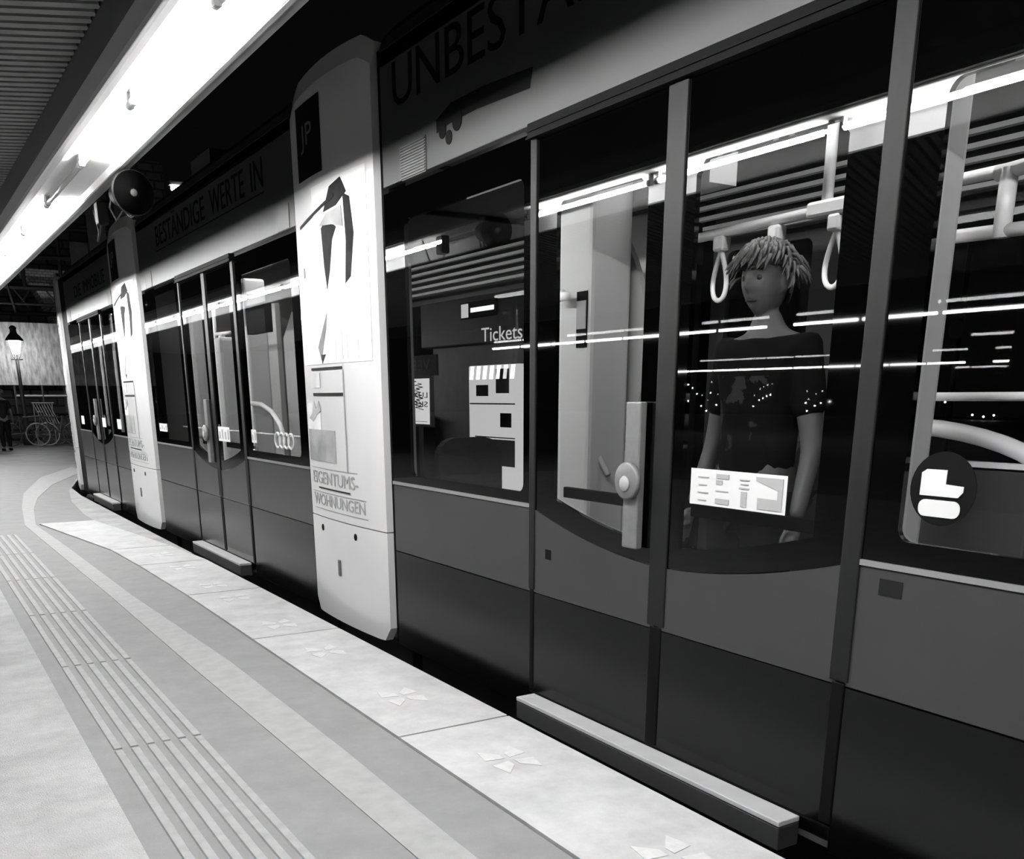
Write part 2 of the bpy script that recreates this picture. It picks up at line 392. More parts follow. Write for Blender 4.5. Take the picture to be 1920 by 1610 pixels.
# ------------------------------------------------------------------ the tram
TX, FX = 2.35, 4.75
tram = thing('tram', 'dark low floor tram with white joint panels standing along the platform', 'tram', (3.5, 6, -.33))
def part(name, bm, m, parent=tram, smooth=False): return link(name, bm, m, parent, smooth)
def arc_z(y, yc, hw): return .79 + .14*(abs(y-yc)/hw)**1.8
def glazing(name, outl, hole, x=TX, inner=True):
    f = part(name, plate_bm(outl, x, .02, [hole]), M['enamel'])
    link('glass', plate_bm(hole, x, 0), M['glass'], f)
    if inner:
        link('inner_pane', plate_bm(hole, x+.03, 0, fn=lambda y, z: -.0075*(z-1.5)), M['glass_in'], f)
    return f
def window(ya, yb, ca, cb, cz0=.99, cz1=2.24):
    """ya<yb outer span, ca<cb clear span"""
    return glazing('window', rect(ya, yb, .945, 2.42), rrect(ca, cb, cz0, cz1, .04))
def door(yn, yf):
    """two leaves between yn (near) and yf (far)"""
    yc, hw = (yn+yf)/2, (yf-yn)/2
    out = []
    for a, b, side in ((yc+.012, yf-.012, 'far'), (yn+.012, yc-.012, 'near')):
        bot = [(y, arc_z(y, yc, hw)) for y in lin(a, b, 12)]
        outl = bot + [(b, 2.39), (a, 2.39)]
        ca, cb = a+.13, b-.15
        if side == 'near': ca, cb = a+.14, b-.09
        hb = [(y, arc_z(y, yc, hw)+.075 + .03*abs(y-yc)) for y in lin(ca, cb, 10)]
        hole = hb + [(cb, 2.10), (cb-.04, 2.14), (ca+.04, 2.14), (ca, 2.10)]
        f = glazing('door', outl, hole)
        low = [(y, arc_z(y, yc, hw)-.004) for y in lin(a, b, 12)][::-1]
        link('upper_panel', plate_bm([(a, .548), (b, .548)] + low, TX-.002, .03), M['belt'], f)
        link('lower_panel', plate_bm(rect(a, b, .075, .544), TX-.002, .03), M['skirt'], f)
        link('cross_bar', B(TX+.05, TX+.075, ca, cb, .985, 1.03, .004), M['rubber_dark'], f)
        out.append(f)
    far, near = out
    # rubber seals at the edges of the leaves
    for y, w in ((yf, .022), (yc, .048), (yn, .034)):
        part('door_seal', B(TX-.008, TX+.02, y-w, y+w, .56, 2.40, .004), M['rubber'])
        part('seal_foot', B(TX-.006, TX+.02, y-w*.7, y+w*.7, .08, .556, .004), M['rubber_dark'])
    # long push bar on the far leaf next to the joint
    hy = yc + .13
    h = link('push_bar', B(TX-.045, TX-.012, hy-.043, hy+.043, .845, 1.385, .006), M['bar_grey'], far)
    bm = bmesh.new(); lathe(bm, [(.0, 0), (.066, 0), (.07, .004), (.07, .018), (.062, .024), (.0, .024)], (TX-.048, hy, 1.10), 24, (-1, 0, 0))
    link('door_button', bm, M['bar_grey'], far, True)
    bm = bmesh.new(); lathe(bm, [(.0, 0), (.03, 0), (.026, .006), (.0, .006)], (TX-.073, hy, 1.09), 20, (-1, 0, 0))
    link('button_face', bm, M['ink_grey'], far, True)
    # guide rail over the door and the sill step
    bm = bmesh.new(); box(bm, TX-.025, TX+.02, yn-.02, yf+.02, 2.395, 2.45); box(bm, TX-.032, TX-.02, yn-.02, yf+.02, 2.418, 2.424); box(bm, TX-.034, TX-.02, yn-.02, yf+.02, 2.392, 2.398)
    part('door_rail', bm, M['rubber_dark'])
    s = part('step', B(TX-.10, TX+.0, yn+.1, yf-.02, .045, .065, .004), M['step'])
    link('step_edge', B(TX-.098, TX, yn+.1, yf-.02, -.04, .044, .004), M['step_side'], s)
    part('sill', B(TX-.004, TX+.03, yn-.02, yf+.02, .066, .074), M['rubber_dark'])
    return far, near
def low_panels(a, b):
    part('belt_panel', B(TX, TX+.03, a, b, .548, .925, .002), M['belt'])
    part('skirt_panel', B(TX, TX+.03, a, b, -.02, .544, .002), M['skirt'])
    part('bright_trim', B(TX-.006, TX+.01, a, b, .927, .944), M['trim'])
def pictogram(f, y0, y1, z0, z1, kind='four'):
    s = link('sticker', plate_bm(rect(y0, y1, z0, z1), TX-.003, .0015), M['paper'], f)
    return s
def shell(y0, y1, doors, far_windows):
    # roof, floor, far side of one section
    prof = [(TX, 3.07), (TX+.02, 3.13), (TX+.10, 3.21), (TX+.4, 3.27), (FX-.4, 3.27), (FX-.1, 3.21), (FX, 3.07), (FX, 3.0), (TX, 3.0)]
    bm = bmesh.new(); r = [[bm.verts.new((x, y, z)) for x, z in prof] for y in (y0, y1)]
    n = len(prof)
    for i in range(n): bm.faces.new((r[0][i], r[0][(i+1) % n], r[1][(i+1) % n], r[1][i]))
    bm.faces.new(r[0]); bm.faces.new(r[1]); part('roof', bm, M['black'])
    part('cabin_floor', B(TX+.03, FX-.03, y0, y1, -.02, .055), M['cabin_dark'])
    part('cabin_ceiling', B(TX+.04, FX-.04, y0, y1, 2.60, 2.63), M['cabin_dark'])
    part('underframe', B(TX+.15, FX-.15, y0, y1, -.26, -.021), M['black'])
    holes = [rrect(a, b, .95 if b-a < 2.5 else .30, 2.30, .05) for a, b in far_windows]
    w = part('far_side_wall', plate_bm(rect(y0, y1, -.02, 3.0), FX-.04, .04, holes), M['cabin_dark'])
    for a, b in far_windows:
        link('far_glass', plate_bm(rrect(a, b, .95 if b-a < 2.5 else .30, 2.30, .05), FX-.02, 0), M['glass_far'], w)
    # louvred cove along the far side
    bm = bmesh.new()
    for i in range(5):
        z = 2.36 + i*.048; x = 4.58 - i*.05
        box(bm, x-.02, x+.02, y0+.1, y1-.1, z, z+.022)
    part('louvred_cove', bm, M['louvre'])
    part('ceiling_light', B(2.92, 3.02, y0+.3, y1-.3, 2.57, 2.598), M['strip'])

# --- nearest section
A0, A1 = -2.2, 5.03
D3 = (1.845, 3.58)
part('fascia_panel', B(TX, TX+.04, A0, A1, 2.452, 3.07, .004), M['fascia']); fas3 = bpy.data.objects[-1] if False else COL.objects[-1]
for nm, (yl, yr) in {'UNBESTÄNDIGEN': (4.88, 1.95)}.items():
    text('lettering', nm, M['ink'], fas3, yl, yr, 2.785, 3.035, TX-.001)
bm = plate_bm(rrect(4.53, 4.80, 2.445, 2.605, .01), TX-.004, .006); g = link('vent_grille', bm, M['black'], fas3)
bm = bmesh.new()
for i in range(12): box(bm, TX-.010, TX-.004, 4.535, 4.80, 2.452 + i*.0125, 2.452 + i*.0125 + .0045)
link('vent_grille', bm, M['gutter'], fas3)
bm = plate_bm([(4.42, 2.585), (4.30, 2.60), (4.05, 2.605), (3.62, 2.585), (3.60, 2.655), (4.0, 2.68), (4.28, 2.68), (4.42, 2.64)], TX-.002, .003); link('emblem', bm, M['ink'], fas3)
bm = bmesh.new()
for yy, zz, r in ((4.36, 2.585, .035), (4.22, 2.60, .045), (4.30, 2.545, .03)): lathe(bm, [(0, 0), (r, 0), (r, .003), (0, .003)], (TX-.004, yy, zz), 16, (1, 0, 0))
link('emblem', bm, M['ink'], fas3)
w3 = window(3.605, A1, 3.66, 4.80, .99, 2.27)
dfar, dnear = door(*D3)
w3r = window(A0, 1.82, A0+.2, 1.70, 1.01, 2.16)
low_panels(D3[1]+.02, A1); low_panels(A0, D3[0]-.02)
part('window_divider', B(TX-.003, TX+.03, 3.572, 3.606, .56, 2.44, .003), M['rubber'])
for f, yy, zz, s in ((dfar, 3.45, .735, .022), (None, 1.70, .873, .03)):
    if f: link('sticker', plate_bm(rect(yy-s, yy+s, zz-s, zz+s), TX-.004, .001), M['rubber_dark'], f)
    else: part('sticker', plate_bm(rect(yy-s*1.3, yy+s*1.3, zz-s*.8, zz+s*.8), TX-.002, .001), M['rubber'])
# pictogram strip on the near leaf
s = link('sticker', plate_bm(rect(2.115, 2.558, 1.04, 1.163), TX-.003, .0015), M['paper'], dnear)
def pb(*rs):
    for y0, y1, z0, z1 in rs: link('pictogram', B(TX-.0055, TX-.0035, y0, y1, z0, z1), M['ink_grey'], dnear)
for r in range(4): pb((2.475-.008*(r % 2), 2.515+.004*(r % 2), 1.055 + r*.026, 1.059 + r*.026))
pb((2.365, 2.43, 1.050, 1.068), (2.37, 2.43, 1.092, 1.095), (2.37, 2.43, 1.135, 1.15), (2.40, 2.43, 1.115, 1.13),
   (2.285, 2.31, 1.05, 1.10), (2.275, 2.32, 1.108, 1.113), (2.28, 2.315, 1.122, 1.126), (2.275, 2.32, 1.136, 1.14))
bm = plate_bm([(2.245, 1.152), (2.13, 1.152), (2.13, 1.05), (2.235, 1.05), (2.235, 1.085), (2.15, 1.085), (2.15, 1.115), (2.245, 1.14)], TX-.0055, .002)
link('pictogram', bm, M['ink_grey'], dnear)
# pale round mark with two rounded bars on the right-hand window
bm = bmesh.new(); lathe(bm, [(0, 0), (.098, 0), (.098, .002), (0, .002)], (TX-.004, 1.575, 1.165), 32, (1, 0, 0)); link('emblem', bm, M['ink'], w3r)
link('emblem', plate_bm(rrect(1.515, 1.64, 1.09, 1.135, .02), TX-.0065, .002), M['paper'], w3r)
link('emblem', plate_bm([(1.64, 1.145), (1.525, 1.145), (1.512, 1.16), (1.512, 1.175), (1.565, 1.178), (1.565, 1.215), (1.625, 1.215), (1.64, 1.205)], TX-.0065, .002), M['paper'], w3r)
shell(A0, A1, D3, [(-1.9, 0.1), (.35, 2.1), (2.35, 4.0), (4.2, 4.9)])
# --- middle section
Bm0, Bm1 = 6.37, 11.0
D2 = (7.80, 9.47)
fas2 = part('fascia_panel', B(TX, TX+.04, Bm0, Bm1, 2.452, 3.07, .004), M['fascia'])
for w_, a_, b_ in (('BESTÄNDIGE', 10.15, 8.42), ('WERTE', 8.25, 7.36), ('IN', 7.20, 6.94)): text('lettering', w_, M['ink'], fas2, a_, b_, 2.775, 2.99 if 'Ä' in w_ else 2.955, TX-.001)
for z in (2.735, 3.01): link('pinstripe', B(TX-.002, TX, 6.94, 10.17, z, z+.006), M['ink'], fas2)
for y0, y1 in ((6.47, 6.70), (10.48, 10.77)): link('vent_grille', plate_bm(rect(y0, y1, 2.455, 2.60), TX-.004, .004), M['black'], fas2)
w2l = window(9.495, Bm1, 9.62, 10.88, .99, 2.36)
d2far, d2near = door(*D2)
w2r = window(Bm0, 7.775, 6.52, 7.66, 1.0, 2.28)
low_panels(9.49, Bm1); low_panels(Bm0, 7.78)
for f, y0, y1, z0, z1 in ((w2l, 10.46, 10.80, 1.06, 1.14), (d2near, 8.22, 8.56, 1.04, 1.16), (w2r, 7.50, 7.62, 1.06, 1.16)):
    s = link('sticker', plate_bm(rect(y0, y1, z0, z1), TX-.003, .0015), M['paper'], f)
    n = max(2, int((y1-y0)/.08))
    for i in range(n): link('pictogram', B(TX-.005, TX-.0035, y0+(y1-y0)*(i+.25)/n, y0+(y1-y0)*(i+.7)/n, z0+.02, z1-.02-.02*(i % 2)), M['ink_grey'], f)
bm = bmesh.new()
for i in range(4):
    cy = 6.99 - i*.095
    pts = [(TX-.004, cy + .058*math.cos(a), 1.10 + .052*math.sin(a)) for a in lin(0, 2*PI, 24)]
    tube(bm, pts, .008, 6, False)
link('ring_emblem', bm, M['paper'], w2r)
shell(Bm0, Bm1, D2, [(6.55, 9.95), (10.1, 10.85)])
# --- far section
C0, C1 = 12.56, 16.12
D1 = (13.48, 15.10)
fas1 = part('fascia_panel', B(TX, TX+.04, C0, C1, 2.452, 3.07, .004), M['fascia'])
text('lettering', 'DIE', M['ink'], fas1, 15.2, 14.65, 2.72, 2.87, TX-.001); text('lettering', 'IMMOBILIE', M['ink'], fas1, 14.45, 12.9, 2.72, 2.87, TX-.001)
link('pinstripe', B(TX-.002, TX, 12.9, 14.9, 2.67, 2.678), M['ink'], fas1)
for y0, y1 in ((12.62, 12.85), (15.75, 15.95)): link('vent_grille', plate_bm(rect(y0, y1, 2.46, 2.60), TX-.004, .004), M['black'], fas1)
w1l = window(15.12, C1, 15.22, 16.0, .99, 2.36)
d1far, d1near = door(*D1)
w1r = window(C0, 13.46, 12.7, 13.38, .99, 2.36)
low_panels(15.12, C1); low_panels(C0, 13.46)
for f, y0, y1 in ((w1l, 15.7, 15.95), (d1near, 13.95, 14.2), (w1r, 12.9, 13.15)):
    link('sticker', plate_bm(rect(y0, y1, 1.02, 1.14), TX-.003, .0015), M['paper'], f)
shell(C0, C1, D1, [(12.7, 13.4), (13.6, 14.9), (15.1, 16.0)])

# --- white joint panels between the sections
def portal(yr, yl, sag=.03, rot=0, full=True, top=3.20):
    w = yl-yr
    fx = lambda y, z: TX - .012 - sag*(1-(2*(y-yr)/w-1)**2) + .03*max(0, (z-3.05)/.15)**2
    fn = lambda y, z: fx(y, z)
    Yt = lambda t: yl - t*w          # t from the left edge as seen from the platform
    objs = []
    def bmz(y, t):  # rounded corners and arched top are made by moving rows
        return t
    ys = lin(yr, yl, 18)
    bm = grid_panel(ys, lin(.64, top, 24), fx, .05)
    for v in bm.verts:
        if v.co.z > top-.12:
            k = 2*(v.co.y-yr)/w-1; v.co.z += .03*(1-k*k) - .05*max(0, abs(k)-.8)/.2
    up = part('joint_panel', bm, M['white'])
    bm = grid_panel(ys, lin(-.03, .634, 12), fx, .05)
    for v in bm.verts:
        k = abs(2*(v.co.y-yr)/w-1)
        if v.co.z < .1 and k > .86: v.co.z += .09*((k-.86)/.14)**2*(.1-v.co.z)/.13
    lo = part('joint_hatch', bm, M['white'])
    bm = bmesh.new(); box(bm, TX+.06, TX+.14, yr+.02, yl-.02, -.02, 3.15); part('joint_backing', bm, M['cabin_grey'])
    part('joint_backing', B(FX-.14, FX-.06, yr+.02, yl-.02, -.02, 3.15), M['cabin_grey'])
    part('joint_roof', B(TX+.14, FX-.14, yr+.02, yl-.02, 2.62, 3.12), M['black']); part('joint_floor', B(TX+.14, FX-.14, yr+.02, yl-.02, -.25, .055), M['cabin_dark'])
    objs += [up, lo]
    def deco(name, outl, m, parent, lift=.002, th=.0015, sub=3):
        bm = plate_bm([(Yt(t), z) for t, z in outl], 0, th, sub=sub, fn=lambda y, z: fx(y, z) - lift - th)
        return link(name, bm, m, parent)
    def R(a, b, c, d_): return [(a, c), (b, c), (b, d_), (a, d_)]
    deco('dark_panel', R(.12, .47, 2.66, 3.06), M['ink'], up)
    deco('portrait_print', [(.40, 1.60), (.93, 1.60), (.93, 2.60), (.30, 2.60), (.33, 2.30), (.40, 2.0)], M['pic_faint'], up)
    for q in ([(.46, 2.44), (.55, 2.56), (.68, 2.585), (.74, 2.50), (.62, 2.45)], [(.42, 2.36), (.50, 2.40), (.61, 2.34), (.555, 2.28), (.51, 2.12), (.465, 2.02), (.44, 2.15)],
              [(.70, 2.50), (.77, 2.47), (.80, 2.28), (.75, 2.06), (.69, 2.03), (.715, 2.25)]): deco('portrait_hair', q, M['hair_print'], up, .004)
    deco('portrait_hat', [(.40, 2.375), (.50, 2.425), (.68, 2.44), (.69, 2.33), (.56, 2.36)], M['pic'], up, .007)
    for a_, z_ in ((.52, 2.0), (.60, 1.98), (.66, 2.02), (.78, 1.85)): deco('drapery_fold', [(a_, 1.62), (a_+.022, 1.62), (a_+.012, z_), (a_, z_)], M['pic_light'], up, .004)
    deco('slash_print', [(.10, 2.405), (.10, 2.42), (.60, 2.515), (.60, 2.495)], M['ink'], up, .006)
    deco('picture', R(.04, .50, 1.60, 1.89), M['pic_faint'], up, .003)
    deco('picture', [(.44, 1.89), (.29, 1.70), (.33, 1.62), (.42, 1.80)], M['pic'], up, .004)
    deco('picture', [(.33, 1.655), (.40, 1.655), (.34, 1.60)], M['ink'], up, .004)
    deco('bar', R(.15, .60, 1.565, 1.58), M['ink'], up, .004)
    deco('bar', R(.16, .61, 1.41, 1.428), M['ink'], up, .004)
    deco('picture', R(.17, .28, 1.46, 1.55), M['pic_light'], up, .004)
    deco('picture', R(.03, .46, 1.00, 1.20), M['pic'], up)
    deco('picture', [(.03, 1.20), (.26, 1.20), (.26, 1.30), (.20, 1.33), (.12, 1.37), (.03, 1.36)], M['pic_light'], up)
    deco('picture', [(.06, 1.27), (.13, 1.25), (.2, 1.29), (.27, 1.32), (.24, 1.38), (.19, 1.33), (.16, 1.38), (.12, 1.30)], M['pic'], up, .004)
    deco('pinstripe', R(.60, .612, .95, 1.56), M['ink_grey'], up, .004)
    text('lettering', 'EIGENTUMS-', M['ink_grey'], up, Yt(.07), Yt(.72), .855, .935, 0, lambda y, z: fx(y, z)-.003)
    text('lettering', 'WOHNUNGEN', M['ink_grey'], up, Yt(.07), Yt(.79), .715, .79, 0, lambda y, z: fx(y, z)-.003)
    for z, a, b in ((.955, .05, .72), (.80, .05, .80), (.69, .08, .82)): deco('pinstripe', R(a, b, z, z+.003), M['ink_grey'], up, .003)
    deco('bar', R(.17, .63, .826, .834), M['ink'], up, .005)
    if full:
        text('lettering', 'JP', M['gutter'], up, Yt(.19), Yt(.36), 2.80, 2.95, 0, lambda y, z: fx(y, z)-.005)
    for t_ in (.19, .66): 
        bm = bmesh.new(); lathe(bm, [(.0, 0), (.022, 0), (.022, .004), (0, .004)], (fx(Yt(t_), .565)-.003, Yt(t_), .565), 14, (1, 0, 0)); link('hatch_screw', bm, M['rubber'], lo)
        bm = bmesh.new(); box(bm, fx(Yt(t_), .565)-.006, fx(Yt(t_), .565), Yt(t_)-.008, Yt(t_)+.008, .55, .58); link('hatch_screw', bm, M['ink'], lo)
    link('hatch_lock', B(fx(Yt(.43), .33)-.008, fx(Yt(.43), .33)+.01, Yt(.43)-.022, Yt(.43)+.022, .28, .385, .006), M['gutter'], lo)
    deco('bolt_mark', R(.10, .125, 2.12, 2.18), M['ink_grey'], up)
    return objs
portal(5.12, 6.33)
portal(11.13, 12.52)
# the next joint panel beyond the far section, already turning into the bend
before = set(o.name for o in COL.objects)
new = portal(16.78, 17.98, .01, full=False)
rotm = Matrix.Translation((TX, 16.78, 0)) @ Matrix.Rotation(math.radians(-6.2), 4, 'Z') @ Matrix.Translation((-TX, -16.78, 0))
for o in COL.objects:
    if o.name not in before and o.type == 'MESH': o.data.transform(rotm)
def bellows(a, b, inset):
    prof = [(TX+inset, -.02), (TX+inset, 3.1), (FX-.03, 3.1), (FX-.03, -.02)]; inn = [(TX+.13, .05), (TX+.13, 2.60), (FX-.13, 2.60), (FX-.13, .05)]
    bm = bmesh.new(); R_ = [[bm.verts.new((x, y, z)) for x, z in pr] for pr in (prof, inn) for y in (a, b)]
    for k in range(4):
        n = (k+1) % 4
        for q in ((R_[0][k], R_[0][n], R_[1][n], R_[1][k]), (R_[2][k], R_[3][k], R_[3][n], R_[2][n]), (R_[0][k], R_[2][k], R_[2][n], R_[0][n]), (R_[1][k], R_[1][n], R_[3][n], R_[3][k])): bm.faces.new(q)
    part('bellows', bm, M['rubber_dark'])
for a, b, c in ((5.03, 5.12, .03), (11.0, 11.13, .03), (6.33, 6.37, .01), (12.52, 12.56, .01)): bellows(a, b, c)
part('bellows', B(TX+.03, FX-.03, 16.12, 16.78, -.02, 3.1), M['rubber_dark'])
part('buffer', B(TX-.05, TX+.1, 15.5, 16.1, -.13, -.03, .03), M['rubber_dark'])
part('roof_box', B(2.55, 3.0, 8.85, 9.45, 3.268, 3.40, .01), M['dark'])
part('roof_box', B(2.7, 3.6, 1.2, 3.4, 3.268, 3.45, .02), M['black'])

# ------------------------------------------------------------------ inside the cabin
def rail(pts, r=.017, m='rail', name='grab_rail'): return part(name, T(pts, r, 12), M[m], tram, True)
def strap(parent, x, y, z):
    s = link('hanging_strap', B(x-.03, x+.03, y-.03, y+.03, z-.055, z+.01, .012), M['rail'], parent)
    pts = [(x, y + .058*math.sin(a)*abs(math.sin(a/2))**1.3, z-.045-.105*(1-math.cos(a))) for a in lin(0, 2*PI, 26)]
    bm = bmesh.new(); tube(bm, pts, .011, 8, False)
    link('strap_loop', bm, M['rail'], parent, True)
rA = rail([(3.2, 3.52, 2.09), (3.2, 2.76, 2.105), (3.2, 1.9, 2.115)], .02)
for y in (3.37, 3.05, 2.74): strap(rA, 3.2, y, 2.07)
part('rail_clamp', B(3.17, 3.23, 2.68, 2.88, 2.075, 2.135, .012), M['rail'])
part('rail_hanger', T([(3.2, 2.80, 2.12), (3.2, 2.80, 2.60)], .022, 12), M['rail'], tram, True)
rB = rail([(3.2, 1.9, 2.115), (3.2, 0.4, 2.13)], .022)
rC = rail([(2.9, 2.12, 1.885), (2.9, 1.0, 1.86)], .02, 'cabin_light')
rail([(2.9, 1.86, 2.05), (2.9, 1.86, 1.86)], .026); rail([(2.9, 1.90, 2.04), (2.9, 1.6, 2.06)], .022)
rail([(2.9, 2.14, 1.402), (2.9, .6, 1.405)], .014)
arch = [(2.9, 2.15 - .02*i*0 - .5*(1-math.cos(a)) if False else 2.15 - .62*math.sin(a), 1.31 - .22*(1-math.cos(a))) for i, a in enumerate(lin(0, PI/2*1.05, 12))]
rail(arch, .027, 'cabin_light')
# pale column with a rounded foot behind the right-hand window, panels under it
part('cabin_column', B(2.62, 2.76, 1.90, 2.03, .9, 2.42, .03), M['cabin_grey'])
part('side_panel', B(2.86, 2.90, 1.62, 2.10, .5, 1.19, .01), M['cabin_dark'])
part('panel_ledge', B(2.85, 2.91, 1.2, 2.12, 1.19, 1.205), M['cabin_light'])
part('side_panel', B(2.86, 2.90, 1.2, 1.60, .5, 1.16, .01), M['cabin_grey'])
# broad pale equipment column and curved draught screen in the near doorway
part('cabin_column', B(2.72, 2.95, 3.68, 3.97, .06, 2.42, .02), M['cabin_grey'])
part('notice', B(2.714, 2.718, 3.70, 3.78, 1.62, 1.86), M['ink'])
part('notice_lines', B(2.711, 2.7135, 3.705, 3.775, 1.70, 1.82), M['ink_grey'])
scr = [(3.95, .5), (3.95, 2.25), (3.84, 2.2)] + [(3.60 + .30*(abs(a)**2.2), 1.62 + .62*a) for a in lin(.9, -1.0, 14)] + [(3.92, .5)]
part('draught_screen', plate_bm(scr, 2.98, .03), M['cabin_grey'])
part('grab_bracket', T([(2.70, 3.86, 1.86), (2.66, 3.86, 1.84), (2.66, 3.78, 1.84)], .02, 10), M['rail'], tram, True)
part('header_box', B(2.95, 3.1, 3.2, 3.95, 2.24, 2.40), M['cabin_light'])
rail([(2.8, 3.62, 1.05), (2.8, 3.80, 1.25), (2.8, 3.95, 1.32), (2.8, 4.1, 1.33)], .014, 'cabin_grey')
# seats
def seat(x, y, flip=1):
    s = part('passenger_seat', B(x-.22, x+.22, y-.2, y+.2, .42, .50, .03), M['seat'])
    link('seat_back', plate_bm(rrect(x-.21, x+.21, .50, 1.18, .12), 0, .06), M['seat'], s).data.transform(Matrix(((0, 1, 0, 0), (1, 0, 0, y + .17*flip), (0, 0, 1, 0), (0, 0, 0, 1))))
    link('seat_post', B(x-.05, x+.05, y-.08, y+.08, .055, .42), M['cabin_dark'], s)
for x, y, f in ((2.78, 4.72, 1), (4.2, 3.4, 1), (4.2, 1.0, 1), (3.1, .3, 1), (3.1, 10.4, 1), (4.2, 10.2, 1), (3.1, 15.6, 1), (3.1, 13.1, 1)): seat(x, y, f)
# middle section fittings
rail([(2.62, 10.9, 1.10), (2.62, 6.6, 1.11)], .008)
rail([(2.9, 10.36, 2.42), (2.9, 10.42, 1.62)], .02); rail([(2.9, 10.40, 2.02), (2.9, 9.86, 2.01)], .016)
rM = rail([(2.9, 10.1, 2.01), (2.9, 10.02, 2.01)], .02); strap(rM, 2.9, 10.15, 1.99)
rail([(2.8, 9.04, 1.35), (2.8, 8.73, 1.34), (2.8, 8.45, 1.28), (2.8, 8.26, 1.18), (2.8, 8.15, 1.06)], .02)
part('cabin_column', B(2.75, 2.9, 11.0-.30, 10.92, .06, 2.42, .02), M['cabin_grey'])
part('cabin_column', B(2.8, 3.0, 9.0, 9.3, .06, 2.42, .02), M['cabin_light'])
part('cabin_column', B(2.7, 2.9, 9.55, 9.75, .06, 1.95, .03), M['cabin_light'])
part('draught_screen', plate_bm([(8.0, .4), (8.6, .4), (8.6, 1.9), (8.35, 2.1), (7.75, 2.0), (7.75, .9)], 3.0, .03), M['cabin_grey'])
part('display_box', B(2.58, 2.64, 7.80, 8.28, 1.90, 2.12), M['rubber_dark'])
part('draught_screen', plate_bm([(6.5, .4), (7.3, .4), (7.5, 1.7), (7.1, 2.3), (6.5, 2.3)], 3.2, .03), M['cabin_grey'])
part('side_panel', B(3.35, 3.4, 9.8, 11.0, .06, 2.3), M['cabin_grey'])
part('end_bulkhead', B(TX+.15, FX-.15, 12.30, 12.34, .056, 2.6), M['cabin_grey'])
# far section fittings
for y in (15.8, 14.75, 14.3, 13.0): rail([(2.7, y, .06), (2.7, y, 2.5)], .02, 'cabin_light')
part('side_panel', B(3.0, 3.05, 12.6, 16.1, .06, 2.3), M['cabin_grey'])

# ------------------------------------------------------------------ people
def evaluated(o):
    bpy.context.view_layer.update()
    dg = bpy.context.evaluated_depsgraph_get()
    return bpy.data.meshes.new_from_object(o.evaluated_get(dg))
def skin_mesh(chains, levels=2):
    """chains: list of lists of (point, rx, ry); first point of later chains may repeat an earlier point"""
    me = bpy.data.meshes.new('t'); verts, edges, rad, idx = [], [], [], {}
    for ch in chains:
        prev = None
        for p, r in ch:
            k = tuple(round(c_, 4) for c_ in p)
            if k not in idx: idx[k] = len(verts); verts.append(p); rad.append(r if isinstance(r, tuple) else (r, r))
            if prev is not None and prev != idx[k]: edges.append((prev, idx[k]))
            prev = idx[k]
    me.from_pydata(verts, edges, [])
    o = bpy.data.objects.new('t', me); COL.objects.link(o)
    sk = o.modifiers.new('s', 'SKIN'); sk.use_smooth_shade = True
    for i, r in enumerate(rad): me.skin_vertices[0].data[i].radius = r
    me.skin_vertices[0].data[0].use_root = True
    sb = o.modifiers.new('b', 'SUBSURF'); sb.levels = levels; sb.render_levels = levels
    out = evaluated(o); bpy.data.objects.remove(o); return out
def remesh(me, vox):
    o = bpy.data.objects.new('t', me); COL.objects.link(o)
    r = o.modifiers.new('r', 'REMESH'); r.mode = 'VOXEL'; r.voxel_size = vox; r.use_smooth_shade = True
    s = o.modifiers.new('m', 'SMOOTH'); s.factor = .5; s.iterations = 2
    out = evaluated(o); bpy.data.objects.remove(o); return out
def head_bm(cx, cy, cz):
    bm = bmesh.new(); bmesh.ops.create_uvsphere(bm, u_segments=64, v_segments=48, radius=1)
    for v in bm.verts:
        dx, dy, dz = v.co
        x, y, z = .074*dx, .096*dy, .122*dz
        if dz < 0: x *= 1 - .34*(-dz)**1.6; y *= 1 - .18*(-dz)**1.5
        if dy < 0:
            f = -dy
            y -= f*(.030*math.exp(-((dx/.12)**2 + ((dz+.20)/.16)**2)) + .012*math.exp(-((dx/.10)**2 + ((dz)/.2)**2)))
            y += f*.013*math.exp(-(((abs(dx)-.40)/.17)**2 + ((dz-.02)/.11)**2))
            y -= f*.005*math.exp(-((dx/.6)**2 + ((dz-.20)/.10)**2))
            y -= f*.008*math.exp(-((dx/.28)**2 + ((dz+.56)/.10)**2))
            y += f*.006*math.exp(-((dx/.30)**2 + ((dz+.555)/.025)**2))
            y -= f*.013*math.exp(-((dx/.30)**2 + ((dz+.88)/.2)**2))
        v.co = (x, y, z)
    for s in (-1, 1):
        m2 = Matrix.Translation((s*.076, .012, -.012)) @ Matrix.Rotation(s*.35, 4, 'Z') @ Matrix.Diagonal((.010, .020, .032, 1))
        bmesh.ops.create_icosphere(bm, subdivisions=2, radius=1, matrix=m2)
    bmesh.ops.translate(bm, vec=(cx, cy, cz), verts=bm.verts); return bm
def hand_chains(w, d, s):
    """fingers from wrist point w along direction d; s = side"""
    d = Vector(d).normalized(); side = Vector((0, 1, 0)); w = Vector(w); out = []
    palm = w + d*.075
    out.append([(tuple(w), .026), (tuple(w + d*.04), (.034, .018)), (tuple(palm), (.036, .016))])
    for i, ln in enumerate((.070, .080, .075, .058)):
        off = side*(-.027 + .018*i)
        a = palm + off; b = a + d*ln*.5; c = a + d*ln + Vector((-s*.012, 0, 0))
        out.append([(tuple(palm), (.03, .016)), (tuple(a), .0095), (tuple(b), .0088), (tuple(c), .0075)])
    th = w + d*.03 + side*-.032
    out.append([(tuple(w + d*.04), (.034, .018)), (tuple(th), .011), (tuple(th + d*.03 + side*-.016), .009), (tuple(th + d*.055 + side*-.018), .008)])
    return out
